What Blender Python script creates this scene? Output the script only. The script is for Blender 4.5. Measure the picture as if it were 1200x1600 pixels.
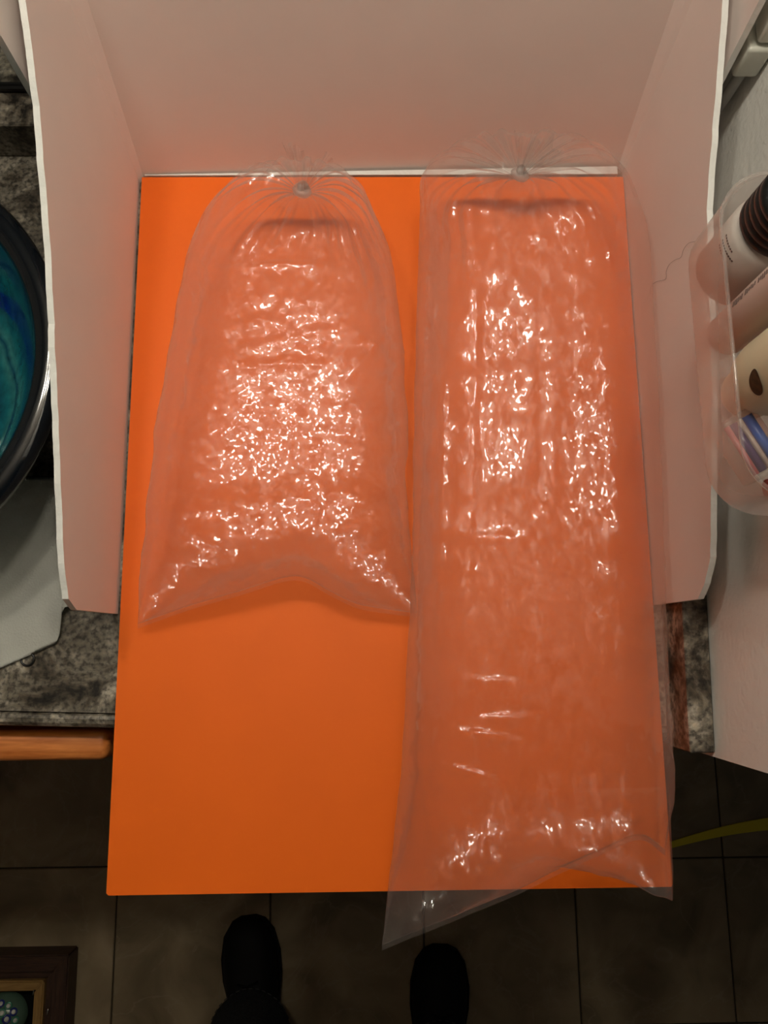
import bpy, bmesh, math, random
import numpy as np
from mathutils import Vector, Matrix, Euler, noise

random.seed(7)
for o in list(bpy.data.objects):
    bpy.data.objects.remove(o)
S = bpy.context.scene
COL = S.collection

# ---------------------------------------------------------------- camera
# local frame: z = 0 is the top face of the orange board, y runs to the back, x to the right
CAM = Vector((-0.01431, -0.14205, 0.74374))
ROT = Euler((0.178612, -0.0145275, -0.0103493), 'XYZ')
FPX = 1209.84
cam_d = bpy.data.cameras.new('camera')
cam_d.sensor_fit = 'VERTICAL'; cam_d.sensor_height = 36.0
cam_d.lens = FPX / 1600 * 36.0
cam_d.clip_start = 0.01
cam = bpy.data.objects.new('camera', cam_d)
cam.location = CAM; cam.rotation_euler = ROT
COL.objects.link(cam); S.camera = cam

# ---------------------------------------------------------------- world and exposure
w = bpy.data.worlds.new('world'); S.world = w; w.use_nodes = True
w.node_tree.nodes['Background'].inputs[0].default_value = (1.0, 0.97, 0.92, 1)
w.node_tree.nodes['Background'].inputs[1].default_value = 0.02
S.view_settings.view_transform = 'Standard'
S.view_settings.look = 'None'
S.view_settings.exposure = 0.0
S.view_settings.gamma = 1.0
S.view_settings.use_curve_mapping = False
S.cycles.max_bounces = 7; S.cycles.diffuse_bounces = 4; S.cycles.glossy_bounces = 2; S.cycles.transmission_bounces = 4
S.cycles.caustics_reflective = False; S.cycles.caustics_refractive = False; S.cycles.adaptive_threshold = 0.03; S.cycles.use_light_tree = False
LAMP_COLOUR = (1.0, 0.92, 0.78)
LAMP_POWER = 101.0            # emission of each vanity globe
LAMP_SPOTS = [(-0.36, 0.36, 1.16), (-0.13, 0.36, 1.16), (0.10, 0.36, 1.16)]

FLOOR = -0.92
CT = -0.005                  # countertop level (the board is 5 mm thick)
RM = ROT.to_matrix()

def U(px, py, z):
    """point of height z on the sight line of a photo pixel (used to read real sizes off the photo)"""
    d = RM @ Vector(((px - 600) / FPX, (800 - py) / FPX, -1.0))
    t = (z - CAM.z) / d.z
    return CAM + d * t

def UX(px, py, x):
    d = RM @ Vector(((px - 600) / FPX, (800 - py) / FPX, -1.0))
    return CAM + d * ((x - CAM.x) / d.x)

# ---------------------------------------------------------------- helpers
def link(o, parent=None):
    COL.objects.link(o)
    if parent is not None:
        o.parent = parent
    return o

def obj(name, bm, mat=None, parent=None, smooth=False, loc=None):
    me = bpy.data.meshes.new(name)
    bm.normal_update()
    bm.to_mesh(me); bm.free()
    if mat: me.materials.append(mat)
    if smooth:
        for p in me.polygons: p.use_smooth = True
    o = bpy.data.objects.new(name, me)
    if loc is not None: o.location = loc
    return link(o, parent)

def tag(o, label, cat, group=None):
    o['label'] = label; o['category'] = cat
    if group: o['group'] = group
    return o

def thing(name, label, cat, loc=(0, 0, 0), group=None, rotz=0):
    o = bpy.data.objects.new(name, None)
    o.location = loc; o.rotation_euler = (0, 0, rotz)
    o.empty_display_size = 0.05
    link(o)
    return tag(o, label, cat, group)

def struct(o):
    o['kind'] = 'structure'
    return o

def box(bm, x0, x1, y0, y1, z0, z1, bev=0.0, seg=2):
    r = bmesh.ops.create_cube(bm, size=1.0)
    vs = r['verts']
    for v in vs:
        v.co = Vector(((x0 + x1) / 2 + v.co.x * (x1 - x0), (y0 + y1) / 2 + v.co.y * (y1 - y0), (z0 + z1) / 2 + v.co.z * (z1 - z0)))
    if bev > 0:
        es = set(e for v in vs for e in v.link_edges)
        bmesh.ops.bevel(bm, geom=list(es), offset=bev, segments=seg, profile=0.5, affect='EDGES')
    return bm

def nb():
    return bmesh.new()

def prism(bm, pts, axis, a, b):
    """extrude a polygon; axis 'x': pts are (y,z); 'y': (x,z); 'z': (x,y)"""
    def mk(p, t):
        return {'x': (t, p[0], p[1]), 'y': (p[0], t, p[1]), 'z': (p[0], p[1], t)}[axis]
    A = [bm.verts.new(mk(p, a)) for p in pts]
    B = [bm.verts.new(mk(p, b)) for p in pts]
    n = len(pts)
    bm.faces.new(A); bm.faces.new(list(reversed(B)))
    for i in range(n):
        bm.faces.new((A[i], B[i], B[(i + 1) % n], A[(i + 1) % n]))
    bmesh.ops.recalc_face_normals(bm, faces=bm.faces)
    return bm

def lathe(bm, prof, seg=48, c=(0, 0, 0), close_top=False, close_bot=False):
    rings = []
    for r, z in prof:
        if r < 1e-6:
            rings.append([bm.verts.new((c[0], c[1], c[2] + z))])
        else:
            rings.append([bm.verts.new((c[0] + r * math.cos(2 * math.pi * k / seg), c[1] + r * math.sin(2 * math.pi * k / seg), c[2] + z)) for k in range(seg)])
    for A, B in zip(rings, rings[1:]):
        for k in range(seg):
            k2 = (k + 1) % seg
            if len(A) == 1 and len(B) == 1: continue
            if len(A) == 1: bm.faces.new((A[0], B[k], B[k2]))
            elif len(B) == 1: bm.faces.new((A[k], B[0], A[k2]))
            else: bm.faces.new((A[k], A[k2], B[k2], B[k]))
    if close_bot and len(rings[0]) > 1: bm.faces.new(rings[0])
    if close_top and len(rings[-1]) > 1: bm.faces.new(rings[-1])
    bmesh.ops.recalc_face_normals(bm, faces=bm.faces)
    return bm

def tube(bm, pts, r, seg=10, cap=True):
    pts = [Vector(p) for p in pts]
    rs = r if isinstance(r, (list, tuple)) else [r] * len(pts)
    rings = []; up = None
    for i, p in enumerate(pts):
        t = (pts[min(i + 1, len(pts) - 1)] - pts[max(i - 1, 0)]).normalized()
        if up is None:
            up = t.orthogonal().normalized()
        up = (up - t * up.dot(t)).normalized()
        s = t.cross(up)
        rings.append([bm.verts.new(p + (up * math.cos(2 * math.pi * k / seg) + s * math.sin(2 * math.pi * k / seg)) * rs[i]) for k in range(seg)])
    for A, B in zip(rings, rings[1:]):
        for k in range(seg):
            bm.faces.new((A[k], A[(k + 1) % seg], B[(k + 1) % seg], B[k]))
    if cap:
        bm.faces.new(list(reversed(rings[0]))); bm.faces.new(rings[-1])
    return bm

def torus(bm, c, R, r, nrm=(0, 0, 1), seg=32, sub=10):
    q = Vector((0, 0, 1)).rotation_difference(Vector(nrm).normalized())
    rings = []
    for i in range(seg):
        a = 2 * math.pi * i / seg
        rings.append([bm.verts.new(Vector(c) + q @ Vector(((R + r * math.cos(b)) * math.cos(a), (R + r * math.cos(b)) * math.sin(a), r * math.sin(b)))) for b in [2 * math.pi * j / sub for j in range(sub)]])
    for i in range(seg):
        A, B = rings[i], rings[(i + 1) % seg]
        for j in range(sub):
            bm.faces.new((A[j], B[j], B[(j + 1) % sub], A[(j + 1) % sub]))
    return bm

# ---------------------------------------------------------------- materials
class NT:
    def __init__(s, name):
        s.m = bpy.data.materials.new(name); s.m.use_nodes = True
        s.t = s.m.node_tree; s.t.nodes.clear()
        s.out = s.n('ShaderNodeOutputMaterial')
    def n(s, typ, **kw):
        nd = s.t.nodes.new(typ)
        for k, v in kw.items():
            if k.startswith('i_'):
                key = k[2:].replace('_', ' ')
                nd.inputs[key].default_value = v
            else: setattr(nd, k, v)
        return nd
    def l(s, a, b): s.t.links.new(a, b)
    def coord(s, scale=(1, 1, 1), kind='Object', rot=(0, 0, 0)):
        tc = s.n('ShaderNodeTexCoord'); mp = s.n('ShaderNodeMapping')
        mp.inputs['Scale'].default_value = scale; mp.inputs['Rotation'].default_value = rot
        s.l(tc.outputs[kind], mp.inputs[0]); return mp.outputs[0]
    def ramp(s, fac, stops, interp='LINEAR'):
        r = s.n('ShaderNodeValToRGB'); r.color_ramp.interpolation = interp
        while len(r.color_ramp.elements) < len(stops): r.color_ramp.elements.new(0.5)
        for e, (p, c) in zip(r.color_ramp.elements, stops):
            e.position = p; e.color = (c[0], c[1], c[2], 1)
        s.l(fac, r.inputs[0]); return r.outputs[0]

def plain(name, col, rough=0.6, spec=0.5, metal=0.0, var=0.0, vscale=30, bump=0.0, bscale=200, emit=0.0, coat=0.0, trans=0.0):
    a = NT(name)
    b = a.n('ShaderNodeBsdfPrincipled')
    b.inputs['Base Color'].default_value = (*col, 1); b.inputs['Roughness'].default_value = rough
    b.inputs['Specular IOR Level'].default_value = spec; b.inputs['Metallic'].default_value = metal
    b.inputs['Coat Weight'].default_value = coat; b.inputs['Transmission Weight'].default_value = trans
    c = a.coord()
    if var > 0:
        nz = a.n('ShaderNodeTexNoise'); nz.inputs['Scale'].default_value = vscale; nz.inputs['Detail'].default_value = 4
        a.l(c, nz.inputs['Vector'])
        a.l(a.ramp(nz.outputs['Fac'], [(0.3, [x * (1 - var) for x in col]), (0.7, [min(1, x * (1 + var)) for x in col])]), b.inputs['Base Color'])
    if bump > 0:
        nz = a.n('ShaderNodeTexNoise'); nz.inputs['Scale'].default_value = bscale; nz.inputs['Detail'].default_value = 3
        a.l(c, nz.inputs['Vector'])
        bp = a.n('ShaderNodeBump'); bp.inputs['Strength'].default_value = bump; bp.inputs['Distance'].default_value = 0.002
        a.l(nz.outputs['Fac'], bp.inputs['Height']); a.l(bp.outputs[0], b.inputs['Normal'])
    if emit > 0:
        b.inputs['Emission Color'].default_value = (*LAMP_COLOUR, 1); b.inputs['Emission Strength'].default_value = emit
    a.l(b.outputs[0], a.out.inputs[0])
    return a.m

M = {}
M['foam_white'] = plain('white_foam_board', (0.82, 0.735, 0.69), 0.65, 0.3, var=0.02, vscale=12, bump=0.03, bscale=60)
M['foam_core'] = plain('white_foam_core', (0.84, 0.85, 0.82), 0.8, 0.2, bump=0.25, bscale=300)
M['orange'] = plain('orange_card', (0.93, 0.155, 0.004), 0.55, 0.35, var=0.03, vscale=8, bump=0.02, bscale=400)
M['wall'] = plain('pale_wall_paint', (0.84, 0.84, 0.80), 0.6, 0.3, bump=0.35, bscale=170)
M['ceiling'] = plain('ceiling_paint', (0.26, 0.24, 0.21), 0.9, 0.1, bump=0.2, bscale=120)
M['black_shoe'] = plain('black_shoe_leather', (0.004, 0.004, 0.004), 0.7, 0.2, bump=0.1, bscale=150)
M['rubber'] = plain('black_rubber_sole', (0.004, 0.004, 0.004), 0.8, 0.15)
M['denim'] = plain('dark_denim', (0.028, 0.030, 0.032), 0.9, 0.1, var=0.4, vscale=300, bump=0.4, bscale=700)
M['stitch'] = plain('grey_denim_stitching', (0.07, 0.07, 0.07), 0.9, 0.1)
M['black_plastic'] = plain('black_plastic', (0.006, 0.006, 0.006), 0.35, 0.5)
M['chrome'] = plain('polished_metal', (0.8, 0.8, 0.8), 0.15, 0.5, metal=1.0)
M['white_plastic'] = plain('white_plastic', (0.62, 0.63, 0.56), 0.4, 0.5)
M['grey_plastic'] = plain('grey_plastic', (0.35, 0.35, 0.33), 0.5, 0.4)
M['paper'] = plain('white_paper_towel', (0.80, 0.81, 0.76), 0.9, 0.1, var=0.05, vscale=25, bump=0.4, bscale=500)
M['grout'] = plain('dark_grout', (0.055, 0.043, 0.027), 0.95, 0.1)
M['yellow'] = plain('yellow_webbing', (0.80, 0.66, 0.05), 0.7, 0.2, bump=0.3, bscale=800)
M['globe'] = plain('lit_frosted_globe', (0.9, 0.9, 0.85), 0.5, 0.3, emit=LAMP_POWER)
M['nickel'] = plain('brushed_nickel', (0.55, 0.53, 0.50), 0.3, 0.5, metal=1.0)
M['mirror'] = plain('mirror_glass', (0.85, 0.88, 0.87), 0.02, 0.5, metal=1.0)
M['cream_bottle'] = plain('cream_plastic', (0.72, 0.66, 0.46), 0.4, 0.5)
M['almond'] = plain('brown_print', (0.07, 0.035, 0.015), 0.6, 0.3, var=0.5, vscale=220)
M['print_brown'] = plain('dark_brown_ink', (0.12, 0.07, 0.05), 0.7, 0.2)
M['print_grey'] = plain('grey_ink', (0.16, 0.11, 0.10), 0.7, 0.2)
M['pink_tube'] = plain('pale_pink_plastic', (0.62, 0.48, 0.42), 0.4, 0.5)
M['grey_bottle'] = plain('greyish_white_plastic', (0.60, 0.54, 0.49), 0.35, 0.5)
M['blue'] = plain('blue_plastic', (0.03, 0.11, 0.50), 0.3, 0.5)
M['purple'] = plain('purple_plastic', (0.09, 0.035, 0.13), 0.3, 0.5)
M['pink'] = plain('pink_plastic', (0.55, 0.16, 0.17), 0.35, 0.5)
M['red'] = plain('dark_red_plastic', (0.30, 0.02, 0.025), 0.35, 0.5)
M['hair'] = plain('brown_hair', (0.10, 0.06, 0.04), 0.6, 0.3)
M['dark_back'] = plain('black_felt', (0.006, 0.006, 0.006), 0.95, 0.1)
M['cane_white'] = plain('white_glass_cane', (0.55, 0.56, 0.50), 0.25, 0.5)
M['cane_blue'] = plain('cobalt_glass_cane', (0.02, 0.03, 0.18), 0.2, 0.5)
M['cane_green'] = plain('green_glass_cane', (0.05, 0.20, 0.13), 0.2, 0.5)
M['dome'] = plain('pale_green_glass', (0.08, 0.14, 0.10), 0.1, 0.6, coat=0.5)

def wood(name, c0, c1, scale, rough=0.5, axis='X'):
    a = NT(name); b = a.n('ShaderNodeBsdfPrincipled'); b.inputs['Roughness'].default_value = rough
    sc = {'X': (1.5, 14, 14), 'Y': (14, 1.5, 14)}[axis]
    c = a.coord([k * scale for k in sc])
    nz = a.n('ShaderNodeTexNoise'); nz.inputs['Scale'].default_value = 4; nz.inputs['Detail'].default_value = 6; nz.inputs['Distortion'].default_value = 0.6
    a.l(c, nz.inputs['Vector'])
    a.l(a.ramp(nz.outputs['Fac'], [(0.32, c0), (0.68, c1)]), b.inputs['Base Color'])
    a.l(b.outputs[0], a.out.inputs[0]); return a.m
M['cabinet'] = wood('varnished_oak', (0.44, 0.12, 0.022), (0.72, 0.25, 0.06), 3, 0.4)
M['walnut_x'] = wood('dark_walnut', (0.022, 0.009, 0.005), (0.060, 0.026, 0.013), 4, 0.5)
M['walnut_y'] = wood('dark_walnut_upright', (0.022, 0.009, 0.005), (0.060, 0.026, 0.013), 4, 0.5, 'Y')
M['pine_x'] = wood('pale_pine', (0.22, 0.12, 0.035), (0.34, 0.20, 0.06), 5, 0.5)
M['pine_y'] = wood('pale_pine_upright', (0.22, 0.12, 0.035), (0.34, 0.20, 0.06), 5, 0.5, 'Y')

def granite():
    a = NT('speckled_granite'); b = a.n('ShaderNodeBsdfPrincipled'); b.inputs['Roughness'].default_value = 0.35
    c = a.coord(kind='Object')
    n1 = a.n('ShaderNodeTexNoise'); n1.inputs['Scale'].default_value = 20; n1.inputs['Detail'].default_value = 9; n1.inputs['Roughness'].default_value = 0.65
    n1.inputs['Distortion'].default_value = 0.8
    n2 = a.n('ShaderNodeTexNoise'); n2.inputs['Scale'].default_value = 210; n2.inputs['Detail'].default_value = 3
    v = a.n('ShaderNodeTexVoronoi'); v.inputs['Scale'].default_value = 170
    for k in (n1, n2, v): a.l(c, k.inputs['Vector'])
    base = a.ramp(n1.outputs['Fac'], [(0.36, (0.010, 0.009, 0.008)), (0.45, (0.080, 0.066, 0.048)), (0.54, (0.20, 0.18, 0.145)), (0.64, (0.44, 0.40, 0.33))])
    sp = a.ramp(n2.outputs['Fac'], [(0.36, (0.18, 0.17, 0.16)), (0.52, (1, 1, 1)), (0.68, (1.35, 1.3, 1.2))])
    mx = a.n('ShaderNodeMix', data_type='RGBA', blend_type='MULTIPLY'); mx.inputs[0].default_value = 0.85
    a.l(base, mx.inputs[6]); a.l(sp, mx.inputs[7])
    a.l(mx.outputs[2], b.inputs['Base Color'])
    a.l(b.outputs[0], a.out.inputs[0]); return a.m
M['granite'] = granite()

def tile_mat():
    a = NT('dark_slate_tile'); b = a.n('ShaderNodeBsdfPrincipled'); b.inputs['Roughness'].default_value = 0.5
    tc = a.n('ShaderNodeTexCoord'); oi = a.n('ShaderNodeObjectInfo')
    ad = a.n('ShaderNodeVectorMath', operation='ADD'); sc = a.n('ShaderNodeVectorMath', operation='SCALE'); sc.inputs['Scale'].default_value = 17.0
    cb = a.n('ShaderNodeCombineXYZ'); a.l(oi.outputs['Random'], cb.inputs[0]); a.l(oi.outputs['Random'], cb.inputs[1])
    a.l(cb.outputs[0], sc.inputs[0]); a.l(tc.outputs['Object'], ad.inputs[0]); a.l(sc.outputs[0], ad.inputs[1])
    n1 = a.n('ShaderNodeTexNoise'); n1.inputs['Scale'].default_value = 7; n1.inputs['Detail'].default_value = 8; n1.inputs['Distortion'].default_value = 1.2
    a.l(ad.outputs[0], n1.inputs['Vector'])
    base = a.ramp(n1.outputs['Fac'], [(0.3, (0.17, 0.125, 0.070)), (0.55, (0.28, 0.215, 0.128)), (0.75, (0.36, 0.28, 0.175))])
    # pale veins
    n2 = a.n('ShaderNodeTexNoise'); n2.inputs['Scale'].default_value = 5; n2.inputs['Detail'].default_value = 5; n2.inputs['Distortion'].default_value = 1.5
    a.l(ad.outputs[0], n2.inputs['Vector'])
    vein = a.ramp(n2.outputs['Fac'], [(0.485, (0, 0, 0)), (0.5, (1, 1, 1)), (0.515, (0, 0, 0))])
    mx = a.n('ShaderNodeMix', data_type='RGBA', blend_type='MIX')
    ml = a.n('ShaderNodeMath', operation='MULTIPLY'); ml.inputs[1].default_value = 0.3
    a.l(vein, ml.inputs[0]); a.l(ml.outputs[0], mx.inputs[0]); a.l(base, mx.inputs[6]); mx.inputs[7].default_value = (0.36, 0.30, 0.21, 1)
    a.l(mx.outputs[2], b.inputs['Base Color'])
    bp = a.n('ShaderNodeBump'); bp.inputs['Strength'].default_value = 0.25; bp.inputs['Distance'].default_value = 0.003
    a.l(n1.outputs['Fac'], bp.inputs['Height']); a.l(bp.outputs[0], b.inputs['Normal'])
    a.l(b.outputs[0], a.out.inputs[0]); return a.m
M['tile'] = tile_mat()

def glass_swirl():
    a = NT('swirled_teal_glass'); b = a.n('ShaderNodeBsdfPrincipled'); b.inputs['Roughness'].default_value = 0.12; b.inputs['Coat Weight'].default_value = 0.6
    tc = a.n('ShaderNodeTexCoord')
    sep = a.n('ShaderNodeSeparateXYZ'); a.l(tc.outputs['Object'], sep.inputs[0])
    # spiral coordinate: radius + angle
    ln = a.n('ShaderNodeVectorMath', operation='LENGTH'); a.l(tc.outputs['Object'], ln.inputs[0])
    at = a.n('ShaderNodeMath', operation='ARCTAN2'); a.l(sep.outputs[1], at.inputs[0]); a.l(sep.outputs[0], at.inputs[1])
    m1 = a.n('ShaderNodeMath', operation='MULTIPLY'); a.l(ln.outputs['Value'], m1.inputs[0]); m1.inputs[1].default_value = 30.0
    m2 = a.n('ShaderNodeMath', operation='MULTIPLY'); a.l(at.outputs[0], m2.inputs[0]); m2.inputs[1].default_value = 0.9549297
    s = a.n('ShaderNodeMath', operation='ADD'); a.l(m1.outputs[0], s.inputs[0]); a.l(m2.outputs[0], s.inputs[1])
    n0 = a.n('ShaderNodeTexNoise'); n0.inputs['Scale'].default_value = 9; n0.inputs['Detail'].default_value = 3; a.l(tc.outputs['Object'], n0.inputs['Vector'])
    m3 = a.n('ShaderNodeMath', operation='MULTIPLY'); a.l(n0.outputs['Fac'], m3.inputs[0]); m3.inputs[1].default_value = 1.6
    s2 = a.n('ShaderNodeMath', operation='ADD'); a.l(s.outputs[0], s2.inputs[0]); a.l(m3.outputs[0], s2.inputs[1])
    fr = a.n('ShaderNodeMath', operation='PINGPONG'); fr.inputs[1].default_value = 1.0; a.l(s2.outputs[0], fr.inputs[0])
    col = a.ramp(fr.outputs[0], [(0.0, (0.001, 0.006, 0.15)), (0.20, (0.003, 0.022, 0.17)), (0.28, (0.006, 0.08, 0.12)), (0.6, (0.012, 0.15, 0.17)), (0.85, (0.04, 0.20, 0.20)), (1.0, (0.006, 0.06, 0.10))])
    # fine streaks
    n4 = a.n('ShaderNodeTexNoise'); n4.inputs['Scale'].default_value = 120; n4.inputs['Detail'].default_value = 4
    a.l(tc.outputs['Object'], n4.inputs['Vector'])
    st = a.ramp(n4.outputs['Fac'], [(0.3, (0.6, 0.6, 0.6)), (0.7, (1.25, 1.25, 1.2))])
    mx = a.n('ShaderNodeMix', data_type='RGBA', blend_type='MULTIPLY'); mx.inputs[0].default_value = 0.8
    a.l(col, mx.inputs[6]); a.l(st, mx.inputs[7])
    a.l(mx.outputs[2], b.inputs['Base Color']); a.l(b.outputs[0], a.out.inputs[0]); return a.m
M['swirl'] = glass_swirl()
M['black_glass'] = plain('black_glass_rim', (0.003, 0.005, 0.008), 0.12, 0.6, coat=0.6)

def film(name, haze=0.05, edge=0.30, gloss=0.09, bump=0.5, along=1.0, tint=(0.99, 0.985, 0.98), fine=250.0, gather=0.0):
    """thin clear polythene: see-through, a little milky (more so at a slant), glossy and crinkled"""
    a = NT(name)
    c = a.coord((1, along, 1))
    # warped coordinates so that the little facets are ragged
    wob = a.n('ShaderNodeTexNoise'); wob.inputs['Scale'].default_value = fine * 0.5; wob.inputs['Detail'].default_value = 1
    a.l(c, wob.inputs['Vector'])
    vm = a.n('ShaderNodeVectorMath', operation='SCALE'); vm.inputs['Scale'].default_value = 2.2 / fine; a.l(wob.outputs['Color'], vm.inputs[0])
    va = a.n('ShaderNodeVectorMath', operation='ADD'); a.l(c, va.inputs[0]); a.l(vm.outputs[0], va.inputs[1])
    geo = a.n('ShaderNodeNewGeometry'); cur = geo.outputs['Normal']
    for kind, sc_, amt in (('v', fine, bump * 0.17), ('n', fine * 0.4, bump * 0.55)):
        if kind == 'v':
            t = a.n('ShaderNodeTexVoronoi', feature='F1'); a.l(va.outputs[0], t.inputs['Vector'])
        else:
            t = a.n('ShaderNodeTexNoise'); t.inputs['Detail'].default_value = 1.0; a.l(c, t.inputs['Vector'])
        t.inputs['Scale'].default_value = sc_
        sb_ = a.n('ShaderNodeVectorMath', operation='SUBTRACT'); sb_.inputs[1].default_value = (0.5, 0.5, 0.5); a.l(t.outputs['Color'], sb_.inputs[0])
        ss = a.n('ShaderNodeVectorMath', operation='SCALE'); ss.inputs['Scale'].default_value = amt; a.l(sb_.outputs[0], ss.inputs[0])
        aa = a.n('ShaderNodeVectorMath', operation='ADD'); a.l(cur, aa.inputs[0]); a.l(ss.outputs[0], aa.inputs[1]); cur = aa.outputs[0]
    bp = a.n('ShaderNodeVectorMath', operation='NORMALIZE'); a.l(cur, bp.inputs[0])
    tr = a.n('ShaderNodeBsdfTransparent'); tr.inputs[0].default_value = (*tint, 1)
    df = a.n('ShaderNodeBsdfDiffuse'); df.inputs[0].default_value = (0.97, 0.93, 0.89, 1)
    tl = a.n('ShaderNodeBsdfTranslucent'); tl.inputs[0].default_value = (0.97, 0.93, 0.89, 1)
    milk = a.n('ShaderNodeMixShader'); milk.inputs[0].default_value = 0.5
    a.l(df.outputs[0], milk.inputs[1]); a.l(tl.outputs[0], milk.inputs[2])
    lw = a.n('ShaderNodeLayerWeight'); lw.inputs[0].default_value = 0.35
    mr = a.n('ShaderNodeMapRange'); mr.inputs['From Min'].default_value = 0.0; mr.inputs['From Max'].default_value = 1.0
    mr.inputs['To Min'].default_value = haze; mr.inputs['To Max'].default_value = edge
    a.l(lw.outputs['Facing'], mr.inputs[0])
    hz = mr.outputs[0]
    if gather > 0:
        tc = a.n('ShaderNodeTexCoord'); sb0 = a.n('ShaderNodeVectorMath', operation='SUBTRACT'); sb0.inputs[1].default_value = (0, 0, 0.06); a.l(tc.outputs['Object'], sb0.inputs[0])
        ln = a.n('ShaderNodeVectorMath', operation='LENGTH'); a.l(sb0.outputs[0], ln.inputs[0])
        mg = a.n('ShaderNodeMapRange'); mg.interpolation_type = 'SMOOTHSTEP'; mg.inputs['From Min'].default_value = 0.008; mg.inputs['From Max'].default_value = 0.075
        mg.inputs['To Min'].default_value = gather; mg.inputs['To Max'].default_value = 0.0; a.l(ln.outputs['Value'], mg.inputs[0])
        ad2 = a.n('ShaderNodeMath', operation='ADD'); a.l(hz, ad2.inputs[0]); a.l(mg.outputs[0], ad2.inputs[1]); hz = ad2.outputs[0]
    m1 = a.n('ShaderNodeMixShader'); a.l(hz, m1.inputs[0]); a.l(tr.outputs[0], m1.inputs[1]); a.l(milk.outputs[0], m1.inputs[2])
    gl = a.n('ShaderNodeBsdfGlossy'); gl.inputs['Roughness'].default_value = gloss; a.l(bp.outputs[0], gl.inputs['Normal'])
    g2 = a.n('ShaderNodeBsdfGlossy'); g2.inputs['Roughness'].default_value = gloss + 0.20; a.l(bp.outputs[0], g2.inputs['Normal'])
    gm = a.n('ShaderNodeMixShader'); gm.inputs[0].default_value = 0.4; a.l(gl.outputs[0], gm.inputs[1]); a.l(g2.outputs[0], gm.inputs[2])
    fr = a.n('ShaderNodeFresnel'); fr.inputs[0].default_value = 1.48
    # the reflecting share stays that of a thin film on both sides of the sheet
    mn = a.n('ShaderNodeMath', operation='MINIMUM'); mn.inputs[1].default_value = 0.22; a.l(fr.outputs[0], mn.inputs[0])
    m2 = a.n('ShaderNodeMixShader'); a.l(mn.outputs[0], m2.inputs[0]); a.l(m1.outputs[0], m2.inputs[1]); a.l(gm.outputs[0], m2.inputs[2])
    a.l(m2.outputs[0], a.out.inputs[0]); return a.m
M['film'] = film('clear_polythene_film', 0.042, 0.26, 0.05, 0.66, gather=0.14)
M['film_long'] = film('clear_polythene_film_ribbed', 0.042, 0.26, 0.05, 0.72, along=0.6, gather=0.14)
M['film_knot'] = film('bunched_polythene_film', 0.30, 0.6, 0.15, 0.3)
M['film_fan'] = film('loose_polythene_end', 0.06, 0.34, 0.05, 0.4)
M['clear_bin'] = film('clear_rigid_plastic', 0.14, 0.45, 0.06, 0.02, fine=30)
M['clear_case'] = film('clear_case_plastic', 0.08, 0.35, 0.05, 0.05, fine=60)

# ---------------------------------------------------------------- setting: floor
TP = 0.306
fx0 = U(662, 1440, FLOOR).x - 4 * TP
fy0 = U(80, 1356, FLOOR).y - 2 * TP
bm = nb(); box(bm, fx0 - 0.01, fx0 + 9 * TP, fy0 - TP, fy0 + 6 * TP, FLOOR - 0.03, FLOOR - 0.0025)
floor = struct(obj('floor', bm, M['grout']))
bm = nb(); g = 0.0032
box(bm, g / 2, TP - g / 2, g / 2, TP - g / 2, -0.012, 0.0, 0.0015, 1)
t0 = obj('floor_tile', bm, M['tile'], floor, loc=(fx0, fy0 - TP, FLOOR))
for i in range(9):
    for j in range(7):
        if i == 0 and j == 0: continue
        c = t0.copy(); COL.objects.link(c); c.parent = floor
        c.location = (fx0 + i * TP, fy0 + (j - 1) * TP, FLOOR + random.uniform(-0.0006, 0.0))

# ---------------------------------------------------------------- setting: walls, mirror
WY = 0.42                         # back wall
def wallx(y): return 0.2905 + (y + 0.05) * 0.03
bm = nb(); prism(bm, [(wallx(-0.236), -0.236), (wallx(WY + 0.1), WY + 0.1), (0.46, WY + 0.1), (0.46, -0.236)], 'z', FLOOR, 1.45)
struct(obj('wall_right', bm, M['wall']))
bm = nb(); box(bm, -1.6, wallx(WY), WY + 0.006, WY + 0.12, FLOOR, 1.45)
struct(obj('wall_back', bm, M['wall']))

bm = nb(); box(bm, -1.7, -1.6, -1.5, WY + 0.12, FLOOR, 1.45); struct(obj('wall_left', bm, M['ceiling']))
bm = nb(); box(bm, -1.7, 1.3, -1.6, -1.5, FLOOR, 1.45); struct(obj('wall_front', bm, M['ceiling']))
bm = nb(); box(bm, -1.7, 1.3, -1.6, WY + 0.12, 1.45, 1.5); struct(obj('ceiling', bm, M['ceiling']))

mr_ = thing('wall_mirror', 'frameless wall mirror standing on the granite backsplash behind the sink', 'mirror', (-0.55, WY, 0.047))
bm = nb(); box(bm, -0.95, 0.82, 0.0, 0.005, 0.004, 0.95, 0.001, 1); obj('mirror_glass', bm, M['mirror'], mr_)
bm = nb(); box(bm, -0.95, 0.82, -0.004, 0.0055, 0.0, 0.004); obj('bottom_channel', bm, M['black_plastic'], mr_)

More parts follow.
